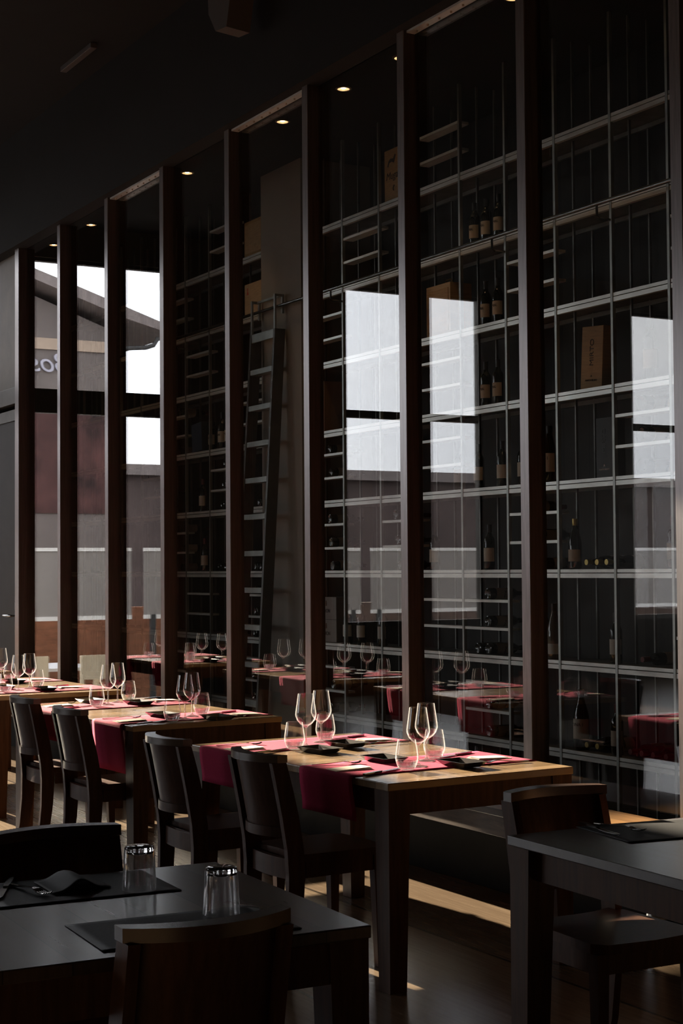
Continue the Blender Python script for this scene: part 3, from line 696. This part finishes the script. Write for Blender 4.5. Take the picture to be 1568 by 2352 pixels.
m.bm.faces.new(lo[::-1]); m.bm.faces.new(lo2); m.build('dish', M['plate'], pl)
PROTO = dict(wine=wg, tumbler=tg, knife=kn, fork=fk, napkin=np_, plate=pl); first = set()
def item(k, x, y, z, rz, label, rx=0.):
    if k not in first:
        first.add(k); o = PROTO[k]; o.location = (x, y, z); o.rotation_euler = (rx, 0, rz)
    else: o = dup(PROTO[k], (x, y, z), rz, rx=rx)
    o['label'] = label; return o
RT = .7535   # top of a runner
def place(T, tname, cname, cx, cy, jit=0., skip=(), plates=None):
    """one runner with two facing settings; cx, cy: centre in world metres"""
    rz = T.rotation_euler[2]
    def W(dx, dy):
        v = Matrix.Rotation(rz, 2) @ Vector((dx, dy)); return cx + v.x, cy + v.y
    for s, side in ((1, 'aisle side'), (-1, 'bench side')):
        nmx = '%s of %s runner, %s' % (side, cname, tname)
        j = lambda: random.uniform(-jit, jit)
        fa = 0 if s > 0 else PI
        for k, dx, dy, a in (('fork', -.165, -.29, -.28), ('napkin', -.015, -.32, -.12), ('knife', .135, -.27, .38), ('wine', .065, -.065, 0), ('tumbler', .125, -.150, 0), ('plate', -.15, -.085, .03)):
            if (k, s) in skip: continue
            x, y = W(s * dx + j(), s * dy + j()); z = RT
            w = dict(fork='fork', napkin='pale folded napkin', knife='knife', wine='wine glass', tumbler='stemless tumbler', plate='dark side plate')[k]
            item(k, x, y, z, rz + fa + a + j() * 3, '%s on %s' % (w, nmx))
def runners(T, tname, specs):
    for cname, xw, w, ha, hb, gx, gy, jit, skip in specs:
        v = local(T, 0, 0); rz = T.rotation_euler[2]
        lx = (xw - v.x) / math.cos(rz)
        p = local(T, lx, 0)
        strip_cloth('table_runner', 'crimson cloth runner across the %s of the %s' % (cname, tname), xw, w, -.857 / 2, .857 / 2, ha, hb, loc=(p.x, p.y, 0), rz=rz, group='crimson table runners')
        place(T, tname, cname, gx, gy, jit, skip)
runners(T1, 'nearest sunlit table', [('near end', -5.345, .385, .165, .20, -5.315, 3.355, .006, ()), ('far end', -6.215, .36, .15, .20, -6.150, 3.325, .012, (('plate', 1),))])
item('plate', -5.905, 3.225, .7503, math.radians(8), 'dark side plate on bare wood between the runners of the nearest table')
runners(T2, 'second sunlit table', [('near end', -7.695, .365, .25, .20, -7.610, 3.385, .012, ()), ('far end', -8.58, .38, .16, .20, -8.68, 3.385, .014, ())])
runners(T3, 'third table', [('near end', -9.97, .40, .16, .20, -10.02, 3.29, .014, ()), ('far end', -10.86, .38, .16, .20, -10.85, 3.36, .014, (('knife', 1), ('knife', -1), ('fork', 1), ('fork', -1)))])
runners(T4, 'farthest table', [('near end', -12.30, .38, .16, .20, -12.30, 3.38, .01, (('knife', 1), ('knife', -1), ('fork', 1), ('fork', -1), ('napkin', 1), ('napkin', -1))), ('far end', -13.2, .38, .16, .20, -13.2, 3.38, .01, (('knife', 1), ('knife', -1), ('fork', 1), ('fork', -1), ('napkin', 1), ('napkin', -1)))])

# dark tables in the foreground: mats, cutlery, upturned tumblers
def placemat(label, cx, cy, w, d, rz, curl=False):
    m = MB(); nx, ny = 16, 16; V = {}
    for i in range(nx + 1):
        for k in range(ny + 1):
            x = -w / 2 + w * i / nx; y = -d / 2 + d * k / ny; V[i, k] = m.bm.verts.new((x, y, 0))
    for i in range(nx):
        for k in range(ny): m.bm.faces.new((V[i, k], V[i + 1, k], V[i + 1, k + 1], V[i, k + 1]))
    o = m.build('placemat', M['mat'], None, True); md = o.modifiers.new('thick', 'SOLIDIFY'); md.thickness = .002; md.offset = 1
    o.location = (cx, cy, .7505); o.rotation_euler = (0, 0, rz); return tag(o, label, 'placemat', 'black placemats')
placemat('black placemat with cutlery on the far side of the lower left table', -3.705, 1.345, .29, .44, math.radians(-3))
placemat('black placemat behind the foreground chair back, lower left table', -3.185, 1.40, .27, .44, math.radians(-3))
placemat('black placemat on the bare table at lower right', -3.615, 3.12, .30, .42, math.radians(-8))
# softly folded black napkin on the far mat
m = MB(); V = []; n = 18
for i in range(n + 1):
    u = i / n; row = []
    for k in range(9):
        v = k / 8; y = -.075 + .15 * u; hgt = .036 * math.exp(-((u - .5) / .22) ** 2) * (1 - .35 * v) * (1 - .5 * (1 - v) ** 3) + .002
        row.append(m.bm.verts.new((-.085 + .17 * v, y + .03 * (1 - v), hgt)))
    V.append(row)
for A, B in zip(V, V[1:]):
    for k in range(8): m.bm.faces.new((A[k], A[k + 1], B[k + 1], B[k]))
o = m.build('folded_napkin', M['blacknap'], None, True); o.data.polygons.foreach_set('use_smooth', [True] * len(o.data.polygons)); md = o.modifiers.new('thick', 'SOLIDIFY'); md.thickness = .0015; md.offset = 1
o.location = (-3.735, 1.335, .7528); o.rotation_euler = (0, 0, math.radians(8)); tag(o, 'black napkin folded into a ridge on the far foreground mat', 'napkin')
UT = [(0, .1045), (.030, .1045), (.0345, .103), (.036, .098), (.0367, .090), (.0415, .0015), (.0410, .0005), (.0403, .0015), (.0354, .088), (.031, .0925), (0, .0930)]
ut = thing('upturned_tumbler', 'left upturned water tumbler on the far foreground mat', 'tumbler', (-3.605, 1.472, .7527), 0, 'upturned water tumblers')
MB().lathe(UT[3:9], 40).build('wall', M['glass2'], ut, True)
MB().lathe(UT[:4] + UT[8:], 40).build('thick_base', M['solid'], ut, True)
dup(ut, (-3.255, 1.525, .7527), 0, 'right upturned water tumbler behind the foreground chair back')
item('knife', -3.775, 1.195, .7527, math.radians(-115), 'knife on the far mat of the lower left table')['group'] = 'foreground cutlery'
item('fork', -3.735, 1.235, .7535, math.radians(-78), 'fork on the far mat of the lower left table')['group'] = 'foreground cutlery'
item('fork', -3.255, 1.60, .7527, math.radians(-80), 'fork behind the right upturned tumbler')['group'] = 'foreground cutlery'
item('knife', -3.715, 2.955, .7527, math.radians(-100), 'knife on the mat of the lower right table')['group'] = 'foreground cutlery'
item('fork', -3.695, 3.015, .7535, math.radians(-85), 'fork on the mat of the lower right table')['group'] = 'foreground cutlery'

# ------------------------------------------------------------------ street outside the end windows (seen mirrored in the glass wall)
GZ = -.45
struct(MB().box(-90, XE - .2, -60, 40, GZ - .2, GZ).build('ground', M['stone']), 'paved street outside the end windows')
hs = thing('house', 'gabled house with white script sign outside the end windows', 'house', (-30, 0, GZ))
MB().prism([(-2.8, 0), (.3, 0), (.3, 7.2), (-.5, 7.55), (-2.8, 6.72)], -6, 0, 'x').build('wall', M['facade'], hs)
MB().prism([(-3.8, 6.70), (-3.75, 6.86), (-1.85, 7.49), (-.5, 7.92), (.6, 7.42), (.6, 7.22), (-.5, 7.72), (-2.8, 6.95)], -6.4, .5, 'x').build('roof', M['roof'], hs)
MB().box(.002, .05, -2.8, .3, 6.32, 6.54).build('band', M['facade2'], hs)
MB().tube([(.3, -3.5, 6.66), (.3, -3.40, 6.50), (.25, -3.26, 6.45), (.1, -2.75, 6.42)], .045, 8).build('gutter_pipe', M['gutter'], hs, True)
MB().box(.002, .03, -2.8, .3, 3.1, 5.05).build('mural', M['mural'], hs)
sg = text('Bos', .54, 'sign_letters', M['sign'], hs, (.03, -1.345, 6.04), (PI / 2, 0, PI / 2), depth=.02, align='CENTER', shear=.3)
b2 = thing('brick_building', 'low dark brown building across the street', 'house', (-42, 0, GZ))
MB().box(-4, 0, -34, 5, 0, 4.65).build('wall', M['dusk'], b2); MB().box(-4.2, .25, -34, 5.2, 4.65, 4.95).build('roof', M['roof'], b2)
bw2 = MB().box(-23.4, -23.1, -14, -2.0, GZ, .95).build('terrace_wall', M['dusk']); tag(bw2, 'low dark wall at the end of the terrace', 'wall')
bw = MB().box(-23.4, -23.1, -2, 5, GZ, .95).build('brick_wall', M['brick']); tag(bw, 'low orange brick wall along the terrace', 'wall')
ws = thing('wind_screen', 'grey terrace wind screen with bright edges outside the end window', 'screen', (-22, 0, 0))
for k in range(4):
    y1 = 3.9 - 3.9 * k; y0 = y1 - 3.7
    MB().box(-.01, .01, y0, y1, .86, 1.80).build('panel', M['screen'], ws); MB().box(-.02, .02, y0, y1, 1.80, 1.85).build('top_edge', M['screenedge'], ws); MB().box(-.02, .02, y0, y1, .80, .86).build('bottom_edge', M['screenedge'], ws)
    MB().box(-.03, .03, y0 + .1, y0 + .18, GZ, .86).build('post', M['gutter'], ws); MB().box(-.03, .03, y1 - .18, y1 - .1, GZ, .86).build('post', M['gutter'], ws)
pr = thing('sun_block_pier', 'unseen tall pier added outside to shade the chairs', 'pier', (-24.3, 1.54, GZ)); MB().box(-.3, .3, -.33, .33, 0, 9.0).build('shaft', M['facade'], pr); MB().box(-.38, .38, -.34, .34, 9.0, 9.15).build('cap', M['roof'], pr)  # added out of view to keep sun off chairs and runner overhangs
gt = thing('terrace_table', 'white topped terrace table outside the end window', 'table', (-19.9, 2.2, GZ))
MB().box(-.6, .6, -.5, .5, .70, .74).build('tabletop', M['whitetop'], gt)
for sx in (-.55, .55):
    for sy in (-.45, .45): MB().box(sx - .03, sx + .03, sy - .03, sy + .03, 0, .70).build('leg', M['cream'], gt)
def terr_chair(x, y, rz, label):
    t = thing('terrace_chair', label, 'chair', (x, y, GZ), rz, 'cream terrace chairs')
    MB().box(-.22, .22, -.22, .22, .43, .46).build('seat', M['cream'], t)
    for sx in (-.2, .2):
        MB().box(sx - .02, sx + .02, -.22, -.18, 0, .92).build('leg', M['cream'], t); MB().box(sx - .02, sx + .02, .18, .22, 0, .43).build('leg', M['cream'], t)
    MB().box(-.18, .18, -.215, -.19, .62, .92).build('back_panel', M['cream'], t); MB().box(-.18, .18, -.215, -.19, .50, .55).build('back_slat', M['cream'], t)
terr_chair(-19.1, 2.75, math.radians(95), 'cream wooden terrace chair nearest the end window'); terr_chair(-19.0, 1.95, math.radians(88), 'second cream wooden terrace chair beside the white table'); terr_chair(-20.75, 2.4, math.radians(-90), 'cream wooden terrace chair on the street side')

# ------------------------------------------------------------------ light
w = bpy.data.worlds.new('World'); S.world = w; w.use_nodes = True; nt = w.node_tree; nt.nodes.clear()
out = nt.nodes.new('ShaderNodeOutputWorld'); bg = nt.nodes.new('ShaderNodeBackground'); bg.inputs[1].default_value = 5.0
tc = nt.nodes.new('ShaderNodeTexCoord'); n = nt.nodes.new('ShaderNodeTexNoise'); n.inputs['Scale'].default_value = 2.2; n.inputs['Detail'].default_value = 5
mp = nt.nodes.new('ShaderNodeMapping'); mp.inputs['Scale'].default_value = (1, 1, 2.5)
r = nt.nodes.new('ShaderNodeValToRGB'); r.color_ramp.elements[0].position = .35; r.color_ramp.elements[1].position = .65
r.color_ramp.elements[0].color = (.82, .83, .90, 1); r.color_ramp.elements[1].color = (.95, .93, .95, 1)
nt.links.new(tc.outputs['Generated'], mp.inputs[0]); nt.links.new(mp.outputs[0], n.inputs['Vector']); nt.links.new(n.outputs[0], r.inputs[0]); nt.links.new(r.outputs[0], bg.inputs[0]); nt.links.new(bg.outputs[0], out.inputs[0])
sun = bpy.data.lights.new('sun', 'SUN'); sun.energy = 38; sun.angle = math.radians(.45); sun.color = (1., .83, .62)
so = bpy.data.objects.new('sun', sun); COL.objects.link(so)
d = Vector((1, .06, -.2653)).normalized(); so.rotation_euler = (-d).to_track_quat('Z', 'Y').to_euler(); so.location = (-40, 0, 12)
for i, wn in enumerate((W1, W2, W3)):
    L = bpy.data.lights.new('window_portal', 'AREA'); L.shape = 'RECTANGLE'; L.size = WT; L.size_y = wn[1] - wn[0]; L.cycles.is_portal = True
    o = bpy.data.objects.new('window_portal', L); COL.objects.link(o); o.location = (XE - .01, (wn[0] + wn[1]) / 2, WT / 2)
    o.rotation_euler = (0, -PI / 2, 0)   # faces +X into the room

for a, b in SW:
    L = bpy.data.lights.new('window_portal', 'AREA'); L.shape = 'RECTANGLE'; L.size = b - a; L.size_y = SZ[1] - SZ[0]; L.cycles.is_portal = True
    o = bpy.data.objects.new('window_portal', L); COL.objects.link(o); o.location = ((a + b) / 2, YL + .01, sum(SZ) / 2); o.rotation_euler = (PI / 2, 0, 0)

# ------------------------------------------------------------------ camera
cam = bpy.data.cameras.new('camera'); co = bpy.data.objects.new('camera', cam); COL.objects.link(co)
phi, pit, rol = math.radians(29.48), math.radians(2.035), math.radians(.43)
F = Vector((-math.cos(phi) * math.cos(pit), math.sin(phi) * math.cos(pit), math.sin(pit)))
R0 = Vector((math.sin(phi), math.cos(phi), 0)); U0 = R0.cross(F)
R1 = R0 * math.cos(rol) - U0 * math.sin(rol); U1 = U0 * math.cos(rol) + R0 * math.sin(rol)
co.matrix_world = Matrix(((R1.x, U1.x, -F.x, 0), (R1.y, U1.y, -F.y, 0), (R1.z, U1.z, -F.z, 1.52), (0, 0, 0, 1)))
cam.sensor_fit = 'HORIZONTAL'; cam.sensor_width = 24; cam.lens = 3660 / 1568 * 24; cam.clip_start = .05; cam.clip_end = 300
S.camera = co
S.view_settings.view_transform = 'Standard'; S.view_settings.look = 'None'; S.view_settings.gamma = 1; S.view_settings.exposure = 0; S.view_settings.use_curve_mapping = False
S.cycles.transparent_max_bounces = 48; S.cycles.max_bounces = 12; S.cycles.use_denoising = True

seen = {}
for o in bpy.data.objects:
    if o.parent is None and 'label' in o:
        if len(o['label'].split()) > 16: print('LONG', o.name, o['label'])
        if o.get('kind') != 'structure':
            if o['label'] in seen: print('DUP', o.name, o['label'])
            seen[o['label']] = 1
